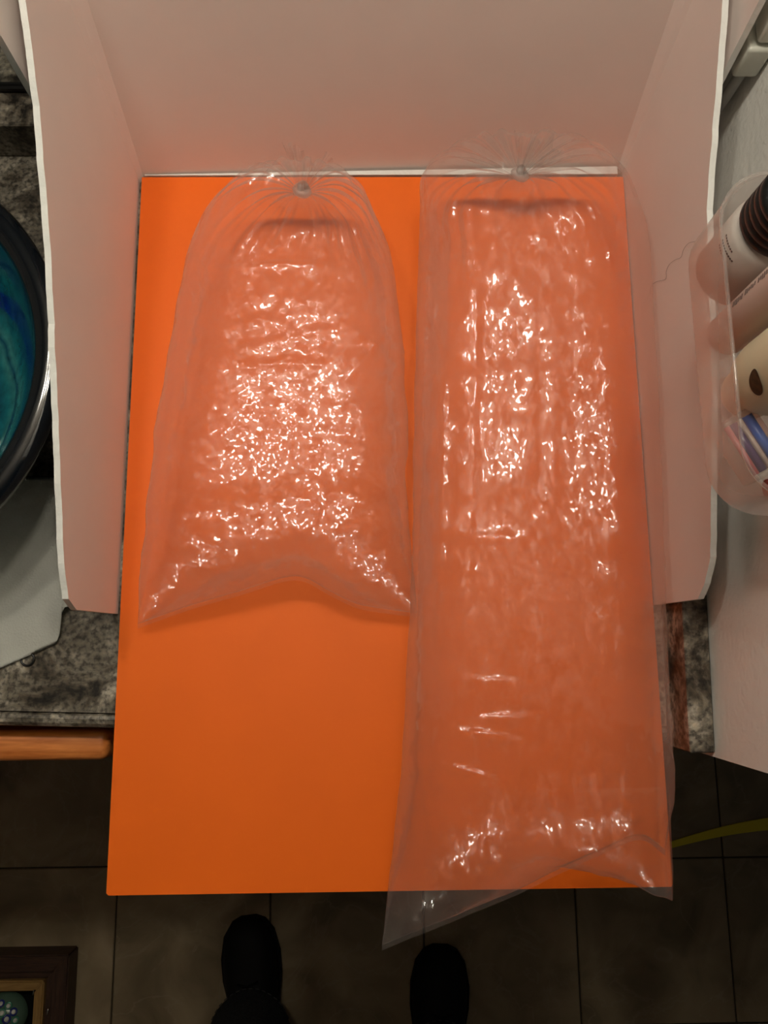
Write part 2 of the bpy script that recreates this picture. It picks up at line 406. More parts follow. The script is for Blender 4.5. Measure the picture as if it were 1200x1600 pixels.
# ---------------------------------------------------------------- vanity: countertop, cabinet
def fr(x):                        # front line of the counter
    return -0.2065 - 0.034 * (x + 0.3)
ctop = thing('countertop', 'dark speckled granite vanity countertop with backsplash and side splash', 'countertop', (0, 0, CT))
bm = nb(); prism(bm, [(-1.5, fr(-1.5) + 0.012), (0.262, fr(0.262) + 0.012), (0.283, WY), (-1.5, WY)], 'z', -0.035, 0.0)
obj('slab', bm, M['granite'], ctop)
bm = nb()
prof = [(0.0115, -0.0045), (0.009, -0.0005), (0.006, 0.0004), (0.002, -0.001), (-0.0015, -0.006), (-0.003, -0.018), (-0.0015, -0.03), (0.002, -0.036), (0.0115, -0.037)]
A = [bm.verts.new((-1.5, fr(-1.5) + y, z)) for y, z in prof]; B = [bm.verts.new((0.262, fr(0.262) + y, z)) for y, z in prof]
bm.faces.new(A); bm.faces.new(list(reversed(B)))
for i in range(len(prof)): bm.faces.new((A[i], B[i], B[(i + 1) % len(prof)], A[(i + 1) % len(prof)]))
bmesh.ops.recalc_face_normals(bm, faces=bm.faces)
obj('front_edge', bm, M['granite'], ctop)
bm = nb(); box(bm, -1.5, 0.262, 0.380, WY, 0.0, 0.05, 0.0015, 1); obj('backsplash', bm, M['granite'], ctop)
bm = nb(); prism(bm, [(0.2625, -0.2320), (0.2655, -0.105), (0.278, 0.379), (wallx(0.379) - 0.0005, 0.379), (wallx(-0.232) - 0.0005, -0.232)], 'z', 0.0, 0.05)
bmesh.ops.bevel(bm, geom=list(bm.edges), offset=0.0012, segments=1, affect='EDGES')
obj('side_splash', bm, M['granite'], ctop)

cab = thing('vanity_cabinet', 'varnished orange-brown wood vanity cabinet below the granite counter', 'cabinet', (0, 0, FLOOR))
top = CT - 0.040 - FLOOR
bm = nb(); box(bm, -1.45, 0.262, -0.175, WY, 0.09, top, 0.002, 1); obj('cabinet_body', bm, M['cabinet'], cab)
bm = nb(); box(bm, -1.45, 0.262, -0.12, WY, 0.0, 0.09); obj('toe_kick', bm, M['black_plastic'], cab)
def front(name, x0, x1, z0, z1, y0, y1):
    bm = nb(); box(bm, x0, x1, y0, y1, z0, z1, 0.009, 4)
    return obj(name, bm, M['cabinet'], cab, True)
d = front('drawer', -0.78, -0.272, top - 0.185, top + 0.006, -0.243, -0.2135)
bm = nb(); box(bm, -0.765, -0.285, -0.2140, -0.176, top - 0.165, top - 0.05); obj('drawer_box', bm, M['cabinet'], d)
bm = nb(); torus(bm, (-0.53, -0.258, top - 0.1), 0.012, 0.004, (0, 1, 0)); obj('knob', bm, M['nickel'], d, True)
for x0, x1 in ((-1.44, -0.79), (-0.262, 0.0), (0.004, 0.258)):
    front('drawer', x0, x1, top - 0.185, top - 0.012, -0.197, -0.1755)
for x0, x1 in ((-1.44, -0.79), (-0.78, -0.272), (-0.262, 0.0), (0.004, 0.258)):
    q = front('cabinet_door', x0, x1, 0.11, top - 0.195, -0.197, -0.1755)
    bm = nb(); lathe(bm, [(0, 0), (0.008, 0.0), (0.008, 0.012), (0.014, 0.016), (0.014, 0.024), (0, 0.026)], 16)
    bmesh.ops.rotate(bm, verts=bm.verts, cent=(0, 0, 0), matrix=Matrix.Rotation(math.pi / 2, 3, 'X'))
    bmesh.ops.translate(bm, verts=bm.verts, vec=(x1 - 0.03, -0.197, top - 0.25)); obj('knob', bm, M['nickel'], q, True)

# ---------------------------------------------------------------- lamp above the mirror
lamp = thing('vanity_light', 'vanity wall light with three lit frosted globes above the mirror', 'lamp', (-0.13, WY, 1.16))
bm = nb(); box(bm, -0.36, 0.36, -0.012, 0.006, -0.05, 0.05, 0.004, 2); obj('backplate', bm, M['nickel'], lamp)
for X, Y, Z in LAMP_SPOTS:
    bm = nb(); tube(bm, [(X + 0.13, -0.012, 0), (X + 0.13, Y - WY + 0.045, 0)], 0.012, 12); obj('lamp_arm', bm, M['nickel'], lamp, True)
    bm = nb(); bmesh.ops.create_icosphere(bm, subdivisions=2, radius=0.046); bmesh.ops.translate(bm, verts=bm.verts, vec=(X + 0.13, Y - WY, 0))
    obj('globe', bm, M['globe'], lamp, True)

# ---------------------------------------------------------------- the white backdrop
TH = 0.005
bd = thing('foam_backdrop', 'white three-sided foam board backdrop standing around the orange board', 'backdrop', (0, 0, CT))
XL, XR = -0.257, 0.2572
def panel(name, pts, x0, x1, inner):
    """upright panel: skin sheet with a crumbly foam core showing along the cut edge"""
    bm = nb(); prism(bm, pts, 'x', x0, x1)
    o = obj(name, bm, M['foam_white'], bd)
    o.data.materials.append(M['foam_core'])
    for p in o.data.polygons:
        if abs(p.normal.x) < 0.5: p.material_index = 1
    return o
def rough(pts, amp):
    out = []
    for (a, b), (c, d) in zip(pts, pts[1:]):
        n = max(1, int(math.hypot(c - a, d - b) / 0.006))
        for k in range(n):
            t = k / n
            y = a + (c - a) * t; z = b + (d - b) * t
            out.append((y, z + amp * noise.noise((y * 60, z * 60, 1.7)) + amp * 0.5 * noise.noise((y * 190, z * 100, 4))))
    out.append(pts[-1]); return out
LT = [(-0.1055, 0.105), (-0.098, 0.124), (-0.071, 0.137), (-0.022, 0.150), (0.055, 0.170), (0.157, 0.199), (0.257, 0.236), (0.316, 0.269), (0.37, 0.298), (0.4175, 0.303)]
panel('side_panel', [(0.3605, 0.0), (-0.104, 0.0)] + rough(LT, 0.0016), XL - TH, XL, 1)
RT = [(-0.1015, 0.104), (-0.090, 0.120), (-0.070, 0.135), (0.065, 0.165), (0.205, 0.182), (0.262, 0.205), (0.346, 0.239), (0.4175, 0.275)]
panel('side_panel', [(0.3655, 0.0), (-0.1005, 0.0)] + rough(RT, 0.0016), XR, XR + TH, -1)
# tall rear wings outside the two side panels
wl = panel('rear_wing', rough([(0.276, 0.02), (0.283, 0.17), (0.288, 0.31), (0.36, 0.335)], 0.0008) + [(0.4195, 0.335), (0.385, 0.06), (0.372, 0.02)], XL - 2 * TH - 0.010, XL - TH - 0.010, 1)
wr = panel('rear_wing', rough([(0.295, 0.056), (0.309, 0.19), (0.325, 0.31), (0.36, 0.335)], 0.0008) + [(0.4195, 0.335), (0.387, 0.056)], XR + TH + 0.007, XR + 2 * TH + 0.007, -1)
# back panel leaning against the mirror
bm = nb()
def bk(x, z, off=0.0):
    return (x, 0.3605 + 0.20 * z + off + 0.006 * (x / 0.26), z)
zt = 0.275
pts = [(-0.2565, 0), (0.2568, 0), (0.2568, zt), (-0.2565, zt)]
F1 = [bm.verts.new(bk(x, z)) for x, z in pts]; F2 = [bm.verts.new(bk(x, z, TH)) for x, z in pts]
bm.faces.new(F1); bm.faces.new(list(reversed(F2)))
for i in range(4): bm.faces.new((F1[i], F2[i], F2[(i + 1) % 4], F1[(i + 1) % 4]))
bmesh.ops.recalc_face_normals(bm, faces=bm.faces)
obj('back_panel', bm, M['foam_white'], bd)
# folded hinge strips in the two rear corners
for s, X in ((1, XL), (-1, XR)):
    bm = nb()
    q = [(0.0, -0.016), (0.0, 0.004), (0.013, 0.004), (0.0115, -0.001), (0.0045, -0.011)]
    A = []; B = []
    for a, b in q:
        p0 = bk(X + s * a * 0.35, 0.0); A.append(bm.verts.new((p0[0], p0[1] + b * 0.35, 0.0)))
        p1 = bk(X + s * a * 1.1, zt - 0.002); B.append(bm.verts.new((p1[0], p1[1] + b, zt - 0.002)))
    bm.faces.new(A); bm.faces.new(list(reversed(B)))
    for i in range(len(q)): bm.faces.new((A[i], B[i], B[(i + 1) % len(q)], A[(i + 1) % len(q)]))
    bmesh.ops.recalc_face_normals(bm, faces=bm.faces)
    obj('hinge_strip', bm, M['foam_white'], bd)
bm = nb(); prism(bm, [(-0.25, 0.3535), (0.25, 0.3550), (0.25, 0.3640), (-0.25, 0.3545)], 'z', 0.0, 0.0065); obj('base_lip', bm, M['foam_core'], bd)

# ---------------------------------------------------------------- the orange board
bm = nb(); prism(bm, [(-0.2535, 0.3525), (-0.2535, -0.3515), (-0.2515, -0.3535), (0.2535, -0.3535), (0.2550, -0.3515), (0.2562, 0.3525)], 'z', CT + 0.0002, 0.0)
ob = obj('orange_board', bm, M['orange'])
tag(ob, 'flat bright orange foam board lying on the counter under the two plastic bags', 'board')

# ---------------------------------------------------------------- plastic bags
def catmull(P, n):
    P = np.array(P, float); m = len(P)
    t = np.linspace(0, m - 1, n); out = np.zeros((n, P.shape[1]))
    for k, tt in enumerate(t):
        i = min(int(tt), m - 2); u = tt - i
        p1, p2 = P[i], P[i + 1]; p0 = P[i - 1] if i > 0 else 2 * p1 - p2; p3 = P[i + 2] if i + 2 < m else 2 * p2 - p1
        out[k] = 0.5 * (2 * p1 + (p2 - p0) * u + (2 * p0 - 5 * p1 + 4 * p2 - p3) * u * u + (3 * p1 - p0 - 3 * p2 + p3) * u ** 3)
    return out

def make_bag(name, label, knot, cap, body, seal, fwd, matl, seedv, fan_dir, long_pleat, trans_fold, group, creases=(), NR=190):
    root = thing(name, label, 'plastic bag', (knot[0], knot[1], 0.0), group)
    ox, oy = knot[0], knot[1]
    rows = []                                     # Lx Ly Rx Ry h zmid
    for xl, xr, h, y, zm in cap: rows.append((xl, y, xr, y, h, zm))
    for (lp, rp, h, zm) in body:
        l = U(lp[0], lp[1], zm); r = U(rp[0], rp[1], zm)
        rows.append((l.x, l.y, r.x, r.y, h, zm))
    NS = 70; NU = 240
    R = catmull(rows, NR)
    sp = catmull([tuple(U(a, b, z)) for a, b, z in seal], 200)
    d = np.r_[0, np.cumsum(np.linalg.norm(np.diff(sp, axis=0), axis=1))]; d /= d[-1]
    def seal_at(s):
        t = (s + 1) / 2
        return np.array([np.interp(t, d, sp[:, k]) for k in range(3)])
    V = np.zeros((NR + NS, NU, 3)); TT = np.zeros((NR + NS, NU))
    for k in range(NU):
        th = 2 * math.pi * k / NU
        cs = math.copysign(abs(math.cos(th)) ** 0.82, math.cos(th)); sn = math.copysign(abs(math.sin(th)) ** 0.80, math.sin(th))
        t = (cs + 1) / 2
        V[:NR, k, 0] = R[:, 0] * (1 - t) + R[:, 2] * t
        V[:NR, k, 1] = R[:, 1] * (1 - t) + R[:, 3] * t
        V[:NR, k, 2] = R[:, 5] + R[:, 4] / 2 * sn
        e = R[-1]; S_ = seal_at(cs)
        for j in range(NS):
            wv = (j + 1) / NS; ws = wv
            x = (e[0] * (1 - t) + e[2] * t) * (1 - ws) + S_[0] * ws
            y = (e[1] * (1 - t) + e[3] * t) * (1 - ws) + S_[1] * ws
            hh = e[4] / 2 * (max(0.0, 1 - wv ** 1.6)) ** 0.8
            zm = e[5] * (1 - ws) + S_[2] * ws
            if sn < 0: y += fwd(cs) * math.sin(math.pi * min(1, wv * 1.0)) ** 1.2
            V[NR + j, k] = (x, y, zm + hh * sn)
    # normals of the smooth form
    du = np.roll(V, -1, 1) - np.roll(V, 1, 1); dv = np.gradient(V, axis=0)
    N = np.cross(du, dv); L = np.linalg.norm(N, axis=2, keepdims=True); N = N / np.maximum(L, 1e-9)
    nz = noise.noise
    kx, ky, kz = knot
    for i in range(NR + NS):
        fade = 1.0 if i < NR + NS * 0.7 else max(0.25, (NR + NS - i) / (NS * 0.3))
        for k in range(NU):
            x, y, z = V[i, k]
            th = 2 * math.pi * k / NU
            dk = math.sqrt((x - kx) ** 2 + (y - ky) ** 2 + (z - kz) ** 2)
            q = nz((x * 55 + 1.2 * nz((x * 9, y * 7, seedv)), y * 3.2, z * 40 + seedv))
            dd = long_pleat * q
            # transverse slack folds that fade in and out
            gate = max(0.0, nz((x * 5, y * 6, seedv + 9)) + 0.25)
            r1 = nz((x * 7, y * 24 + x * 6, seedv + 3))
            dd += trans_fold * gate * (1 - abs(r1) * 3.0)
            # sharp creases
            r2 = nz((x * 34, y * 30, z * 30 + seedv + 5)); dd += 0.0010 * (0.35 - abs(r2))
            r3 = nz((x * 80, y * 60, z * 70 + seedv + 2)); dd += 0.0005 * (0.3 - abs(r3))
            dd += 0.0012 * nz((x * 13, y * 9, z * 13 + seedv))
            # gathers radiating from the knot
            gth = math.exp(-(dk / 0.068) ** 2)
            dd = dd * (1 - gth) + gth * min(dk, 0.05) * 0.13 * (math.sin(th * 19 + 2 * nz((th * 2, seedv, 0))) * 0.6 + math.sin(th * 31 + seedv) * 0.4)
            dd *= fade
            V[i, k] = V[i, k] + N[i, k] * dd
    # single creases lying on the upper side
    for (ax, ay), (bx_, by_), amp, wd in creases:
        a_ = np.array(U(ax, ay, 0.11)); b_ = np.array(U(bx_, by_, 0.11)); ab = (b_ - a_)[:2]; L2 = ab @ ab
        rel = V[:, :, :2] - a_[:2]; t = np.clip((rel @ ab) / L2, 0, 1)
        wig = 0.0015 * np.sin(t * 17 + ax)
        dist = np.linalg.norm(rel - t[..., None] * ab, axis=2) + wig
        side = (rel[..., 0] * ab[1] - rel[..., 1] * ab[0])
        f = amp * np.exp(-(dist / wd) ** 2) * np.sin(np.pi * np.clip(t, 0.02, 0.98)) ** 0.5 + 0.5 * amp * np.exp(-(dist / (3 * wd)) ** 2) * np.sign(side)
        V += N * (f * (N[..., 2] * np.sign(N[..., 2].mean() + 1e-9) > -9) * (V[..., 2] > 0.06))[..., None]
    V[:, :, 2] = 0.0010 + 0.0035 * np.log1p(np.exp(np.minimum((V[:, :, 2] - 0.0020) / 0.0035, 40)))
    lim = np.where(V[:, :, 1] > -0.105, XR - 0.0035, 9.0)
    V[:, :, 0] = np.minimum(V[:, :, 0], lim)
    V[:, :, 1] = np.minimum(V[:, :, 1], 0.3535 + 0.2 * np.maximum(V[:, :, 2] - 0.002, 0) - 0.002)
    V[:, :, 0] -= ox; V[:, :, 1] -= oy
    n0 = NR + NS
    idx = np.arange(n0 * NU).reshape(n0, NU)
    a = idx[:-1]; b = idx[1:]
    faces = np.stack([a, np.roll(a, -1, 1), np.roll(b, -1, 1), b], -1).reshape(-1, 4)
    me = bpy.data.meshes.new('film'); me.from_pydata(V.reshape(-1, 3).tolist(), [], faces.tolist()); me.update()
    me.materials.append(matl)
    for p in me.polygons: p.use_smooth = True
    link(bpy.data.objects.new('film', me), root)
    # knot: a tight overhand lump of bunched film
    bm = nb()
    K = Vector((0, 0, kz))
    torus(bm, K + Vector((0, 0.001, 0.001)), 0.0058, 0.0036, (0.25, 0.35, 0.9), 24, 8)
    torus(bm, K + Vector((0.001, 0.002, 0.003)), 0.0040, 0.0034, (0.8, -0.3, 0.4), 20, 8)
    obj('knot', bm, M['film_knot'], root, True)
    # loose end fanning out beyond the knot
    bm = nb(); D = Vector(fan_dir).normalized(); sx = D.cross(Vector((0, -0.6, 0.8))).normalized(); up = sx.cross(D)
    nr, na = 22, 96; grid = []
    for i in range(nr):
        t = i / (nr - 1); row = []
        for k in range(na + 1):
            f = k / na * 2 - 1
            ln = 0.052 * (0.8 + 0.28 * nz((f * 2.2, seedv, 3.1)))
            wid = 0.003 + 0.024 * t ** 1.1
            z = (math.sin(f * 25 + seedv) * 0.6 + math.sin(f * 41 + 1) * 0.4) * (0.001 + 0.0045 * t) + 0.010 * t * nz((f * 3, t * 2, seedv))
            row.append(bm.verts.new(K + D * (ln * t) * math.cos(f * 0.5) + sx * (f * wid) + up * z))
        grid.append(row)
    for i in range(nr - 1):
        for k in range(na): bm.faces.new((grid[i][k], grid[i][k + 1], grid[i + 1][k + 1], grid[i + 1][k]))
    obj('loose_end', bm, M['film_fan'], root, True)
    # heat seal along the front edge
    bm = nb(); A = []; B = []
    for k in range(121):
        s = -1 + 2 * k / 120; p = Vector(seal_at(s)); p.z = max(p.z, 0.003); e = R[-1]
        dirv = Vector((0, -1, 0)) * 0.005
        wv = 0.0008 * nz((s * 9, seedv, 0))
        A.append(bm.verts.new((p.x - ox, p.y - oy + 0.001, p.z))); B.append(bm.verts.new((p.x - ox, p.y - oy - 0.004, p.z - 0.001 + wv)))
    for k in range(120): bm.faces.new((A[k], A[k + 1], B[k + 1], B[k]))
    obj('heat_seal', bm, M['film_fan'], root, True)
    return root

k1 = U(472, 300, 0.058)
cap1 = [(k1.x - 0.004, k1.x + 0.004, 0.008, k1.y, k1.z), (k1.x - 0.021, k1.x + 0.019, 0.040, k1.y + 0.005, k1.z + 0.003), (k1.x - 0.043, k1.x + 0.038, 0.080, k1.y + 0.005, 0.062), (k1.x - 0.068, k1.x + 0.058, 0.104, k1.y - 0.008, 0.060)]
body1 = [((322, 350), (583, 340), 0.110, 0.057), ((297, 405), (611, 405), 0.113, 0.057), ((282, 480), (622, 480), 0.115, 0.058), ((268, 560), (630, 560), 0.115, 0.058),
         ((252, 650), (635, 650), 0.113, 0.057), ((240, 735), (635, 735), 0.106, 0.054), ((233, 800), (637, 800), 0.094, 0.048)]
seal1 = [(215, 975, 0.022), (300, 945, 0.032), (380, 922, 0.040), (440, 903, 0.045), (475, 902, 0.046), (520, 926, 0.040), (560, 944, 0.034), (605, 952, 0.028), (652, 958, 0.022)]
make_bag('plastic_bag', 'shorter knotted clear plastic bag, puffed up, on the left of the orange board', k1, cap1, body1, seal1, lambda s: -0.004, M['film'], 3.3, (0.22, 0.5, 0.75), 0.0008, 0.0022, 'inflated plastic bags',
         [((360, 416), (505, 414), 0.0016, 0.0026), ((398, 496), (440, 508), 0.0016, 0.0026), ((365, 572), (505, 564), -0.0018, 0.003), ((380, 545), (520, 512), 0.0012, 0.003), ((390, 755), (525, 750), -0.0020, 0.0035),
          ((545, 505), (600, 540), 0.0014, 0.003), ((330, 470), (360, 530), 0.0012, 0.003), ((430, 640), (520, 690), 0.0012, 0.0028), ((540, 590), (610, 500), 0.0014, 0.003), ((420, 850), (560, 760), 0.0012, 0.003)])

k2 = U(812, 275, 0.060)
cx2 = 0.142
cap2 = [(k2.x - 0.004, k2.x + 0.004, 0.008, k2.y, k2.z), (k2.x - 0.030, k2.x + 0.026, 0.036, k2.y + 0.008, k2.z + 0.002), (k2.x - 0.062, k2.x + 0.056, 0.080, k2.y + 0.012, 0.064), (k2.x - 0.084, k2.x + 0.078, 0.110, k2.y + 0.005, 0.064), (k2.x - 0.096, k2.x + 0.098, 0.121, k2.y - 0.012, 0.062)]
body2 = [((658, 335), (998, 352), 0.122, 0.061), ((655, 400), (1009, 400), 0.121, 0.0605), ((651, 520), (1016, 520), 0.118, 0.059), ((646, 700), (1025, 700), 0.115, 0.0575), ((644, 850), (1029, 850), 0.112, 0.056),
         ((641, 950), (1033, 950), 0.110, 0.055), ((636, 1050), (1038, 1050), 0.108, 0.054), ((632, 1140), (1043, 1140), 0.106, 0.053), ((628, 1210), (1047, 1220), 0.100, 0.050)]
seal2 = [(597, 1478, 0.020), (640, 1460, 0.024), (690, 1440, 0.030), (750, 1415, 0.040), (810, 1390, 0.052), (870, 1360, 0.064), (940, 1328, 0.074), (1000, 1305, 0.072), (1040, 1330, 0.058)]
make_bag('plastic_bag', 'longer knotted clear plastic bag stretching past the front edge of the orange board', k2, cap2, body2, seal2, lambda s: -0.088 * max(0.0, (s + 0.25) / 1.25) * (1 - 0.25 * s ** 6), M['film_long'], 8.1, (0.35, 0.35, 0.85), 0.0015, 0.0016, 'inflated plastic bags',
         [((748, 470), (738, 900), -0.0016, 0.003), ((846, 430), (850, 800), -0.0016, 0.003), ((700, 600), (690, 1000), 0.0014, 0.003), ((903, 420), (918, 820), 0.0015, 0.0032), ((940, 560), (945, 900), -0.0014, 0.003),
          ((735, 578), (850, 576), 0.0014, 0.003), ((745, 835), (840, 838), 0.0012, 0.003), ((758, 1060), (800, 1062), 0.0018, 0.003), ((760, 1122), (812, 1118), 0.0018, 0.003), ((730, 1142), (800, 1152), 0.0020, 0.003),
          ((700, 1198), (770, 1216), 0.0022, 0.003), ((860, 1190), (870, 1270), 0.0015, 0.003), ((905, 1180), (915, 1260), 0.0016, 0.003), ((945, 1190), (950, 1260), 0.0016, 0.003), ((670, 1230), (685, 1330), 0.0015, 0.003)], 250)

# ---------------------------------------------------------------- glass vessel sink
SC = (-0.474, 0.104); SR = 0.199
sink = thing('vessel_sink', 'round blue and teal swirled glass vessel sink with a black rim', 'sink', (SC[0], SC[1], CT))
bm = nb()
inner = [(0.0, 0.018), (0.03, 0.019), (0.08, 0.027), (0.125, 0.048), (0.155, 0.080), (0.168, 0.104), (0.174, 0.121)]
lathe(bm, inner, 96); obj('bowl_lining', bm, M['swirl'], sink, True)
bm = nb()
lathe(bm, [(0.174, 0.121), (0.178, 0.1265), (0.187, 0.1285), (0.196, 0.1265), (SR, 0.121), (0.1975, 0.112), (0.192, 0.103)], 96); obj('rim', bm, M['black_glass'], sink, True)
bm = nb()
lathe(bm, [(0.192, 0.103), (0.175, 0.072), (0.142, 0.038), (0.100, 0.014), (0.06, 0.004), (0.058, 0.0), (0.0, 0.0)], 96); obj('bowl_outside', bm, M['swirl'], sink, True)
bm = nb(); lathe(bm, [(0.0, 0.0225), (0.018, 0.0225), (0.022, 0.020), (0.022, 0.017)], 32); obj('drain_ring', bm, M['chrome'], sink, True)

# ---------------------------------------------------------------- paper towel and ring
bm = nb()
pt = [U(-60, 1066, CT), U(0, 1045, CT), U(50, 1024, CT), U(94, 1004, CT), U(101, 985, CT), U(103, 945, CT), Vector((-0.2650, -0.085, CT)), Vector((-0.2650, 0.10, CT)), Vector((-0.40, 0.10, CT)), Vector((-0.44, -0.02, CT))]
NX, NY = 60, 40
x0, x1, y0, y1 = -0.42, -0.266, -0.17, 0.03
def towel_z(x, y):
    return 0.0015 + 0.0014 * (1 + noise.noise((x * 22, y * 22, 1))) + 0.006 * math.exp(-(((x + 0.305) / 0.012) ** 2 + ((y + 0.100) / 0.015) ** 2))
P0 = U(0, 1045, CT); P1 = U(94, 1004, CT); P2 = U(103, 950, CT)
def front_y(x):
    if x < P1.x: return P0.y + (x - P0.x) * (P1.y - P0.y) / (P1.x - P0.x)
    return P1.y + (P2.y - P1.y) * min(1.0, (x - P1.x) / 0.004) + max(0.0, x - P1.x - 0.004) * 0.15
G = []
for i in range(NX + 1):
    x = x0 + (x1 - x0) * i / NX; f = front_y(x); row = []
    for j in range(NY + 1):
        y = f + (y1 - f) * j / NY
        row.append(bm.verts.new((x, y, CT + towel_z(x, y))))
    G.append(row)
for i in range(NX):
    for j in range(NY): bm.faces.new((G[i][j], G[i + 1][j], G[i + 1][j + 1], G[i][j + 1]))
bmesh.ops.solidify(bm, geom=bm.faces[:], thickness=0.0006)
tag(obj('paper_towel', bm, M['paper'], None, True), 'white paper towel spread on the granite in front of the glass sink', 'paper towel')

bm = nb(); rp = U(44, 1030, CT); torus(bm, (0, 0, 0.0012), 0.0060, 0.0011, (0, 0, 1), 32, 8)
tag(obj('ring', bm, M['black_plastic'], None, True, loc=(rp.x, rp.y, CT)), 'tiny thin black ring on the granite at the edge of the paper towel', 'ring')

# ---------------------------------------------------------------- wall bin with toiletries
BZ = 0.25; BH = 0.056
bx0, bx1, by0, by1 = 0.2045, wallx(0.05) - 0.0035, -0.058, 0.150
def rrect(x0, x1, y0, y1, r, n=8):
    pts = []
    for cx, cy, a0 in ((x1 - r, y1 - r, 0), (x0 + r, y1 - r, 90), (x0 + r, y0 + r, 180), (x1 - r, y0 + r, 270)):
        for k in range(n + 1):
            a = math.radians(a0 + 90 * k / n); pts.append((cx + r * math.cos(a), cy + r * math.sin(a)))
    return pts
bcx, bcy = (bx0 + bx1) / 2, (by0 + by1) / 2
bin_ = thing('storage_bin', 'clear plastic storage bin full of toiletries on the pale right wall', 'storage bin', (bcx, bcy, BZ))
def ringloft(bm, loops, cap_first=False):
    R_ = [[bm.verts.new(p) for p in lp] for lp in loops]
    n = len(R_[0])
    for A, B in zip(R_, R_[1:]):
        for k in range(n): bm.faces.new((A[k], A[(k + 1) % n], B[(k + 1) % n], B[k]))
    if cap_first: bm.faces.new(list(reversed(R_[0])))
def rl(off, z, r):
    hx, hy = (bx1 - bx0) / 2 + off, (by1 - by0) / 2 + off
    return [(x, y, z) for x, y in rrect(-hx, hx, -hy, hy, r)]
bm = nb(); ringloft(bm, [rl(-0.0025, 0.0, 0.032), rl(-0.0008, 0.0015, 0.034), rl(0, 0.004, 0.035), rl(0.001, BH, 0.035)], True)
obj('bin_body', bm, M['clear_bin'], bin_, True)
bm = nb(); ringloft(bm, [rl(0.001, BH - 0.001, 0.035), rl(0.0022, BH, 0.036), rl(0.0022, BH + 0.002, 0.036), rl(0.0005, BH + 0.002, 0.034), rl(-0.0005, BH, 0.034)])
obj('bin_rim', bm, M['clear_bin'], bin_, True)

BF = BZ + 0.003
def bottle(name, label, cat, c, prof, mat, group='toiletries in the clear bin'):
    r = thing(name, label, cat, (c.x, c.y, BF), group)
    bm = nb(); lathe(bm, prof, 40); obj('bottle_body', bm, mat, r, True)
    return r
def side_pt(c, r, ang, z):
    return Vector((r * math.cos(ang), r * math.sin(ang), z))
# towards the camera the bottles show their left-front side
a_cam = math.radians(205)
cA = Vector((0.2330, 0.1105, BF))
A_ = bottle('pump_bottle', 'whitish toiletry bottle with a ridged black cap in the clear bin', 'bottle', cA, [(0, 0.0), (0.023, 0.0), (0.0250, 0.003), (0.0250, 0.054), (0.022, 0.060), (0.015, 0.063), (0, 0.063)], M['grey_bottle'])
bm = nb()
prof = [(0.0, 0.062), (0.0205, 0.062)]
for k in range(5): prof += [(0.0235, 0.064 + k * 0.006), (0.0235, 0.0672 + k * 0.006), (0.0218, 0.0686 + k * 0.006)]
prof += [(0.021, 0.094), (0.012, 0.098), (0.0, 0.098)]
lathe(bm, prof, 40); obj('ridged_cap', bm, M['black_plastic'], A_, True)
for i, (dz, n) in enumerate(((0.050, 7), (0.045, 9), (0.040, 5))):
    bm = nb()
    for k in range(n):
        an = a_cam - 0.45 + 0.075 * k + 0.02 * i
        p = side_pt(cA, 0.0251, an, dz); t = Vector((-math.sin(an), math.cos(an), 0)); nrm = Vector((math.cos(an), math.sin(an), 0))
        box(bm, -0.0005, 0.0005, -0.0006, 0.0006, -0.0006, 0.0006)
        for v in bm.verts[-8:] if False else list(bm.verts)[-8:]:
            co = v.co.copy(); v.co = p + nrm * co.x * 0.2 + t * co.y + Vector((0, 0, co.z))
    obj('print_line', bm, M['print_grey'], A_)

cB = Vector((0.2255, 0.0650, BF))
B_ = bottle('lotion_tube', 'slim pale pink toiletry tube with dark lettering in the clear bin', 'tube', cB, [(0, 0.0), (0.012, 0.0), (0.0138, 0.003), (0.0138, 0.13), (0.011, 0.135), (0, 0.136)], M['pink_tube'])
bm = nb()
for k in range(26):
    if k % 7 == 6: continue
    z = 0.042 + k * 0.0023; hgt = random.uniform(0.0022, 0.0042)
    an = a_cam - 0.72 + random.uniform(-0.03, 0.03)
    p = side_pt(cB, 0.0139, an, z); t = Vector((-math.sin(an), math.cos(an), 0)); nrm = Vector((math.cos(an), math.sin(an), 0))
    box(bm, -0.0003, 0.0003, -hgt / 2, hgt / 2, -0.0006, 0.0006)
    for v in list(bm.verts)[-8:]:
        co = v.co.copy(); v.co = p + nrm * co.x * 0.3 + t * co.y + Vector((0, 0, co.z))
obj('printed_lettering', bm, M['print_grey'], B_)

cC = Vector((0.2350, 0.0235, BF))
C_ = bottle('lotion_bottle', 'cream lotion bottle with a brown almond printed on it in the clear bin', 'bottle', cC, [(0, 0.0), (0.016, 0.0), (0.0175, 0.004), (0.0185, 0.018), (0.0235, 0.030), (0.0250, 0.040), (0.0250, 0.14), (0.02, 0.147), (0, 0.148)], M['cream_bottle'])
def decal(bm, r, an0, z0, pts):
    vs = []
    for u, v in pts:
        an = an0 + u / r
        vs.append(bm.verts.new((r * math.cos(an), r * math.sin(an), z0 + v)))
    bm.faces.new(vs)
bm = nb()
rot = math.radians(48)
def alm(k, f):
    a = 2 * math.pi * k / 28; rr = 1 - 0.18 * max(0, math.sin(a))
    x, y = 0.0054 * math.cos(a) * rr * f, 0.0092 * math.sin(a) * f
    an = a_cam + 0.05 + (x * math.cos(rot) - y * math.sin(rot)) / 0.0254
    return (0.0254 * math.cos(an), 0.0254 * math.sin(an), 0.058 + x * math.sin(rot) + y * math.cos(rot))
RA = [[bm.verts.new(alm(k, f)) for k in range(28)] for f in (0.05, 0.35, 0.7, 1.0)]
for A, B in zip(RA, RA[1:]):
    for k in range(28): bm.faces.new((A[k], A[(k + 1) % 28], B[(k + 1) % 28], B[k]))
bm.faces.new(RA[0])
obj('printed_almond', bm, M['almond'], C_)
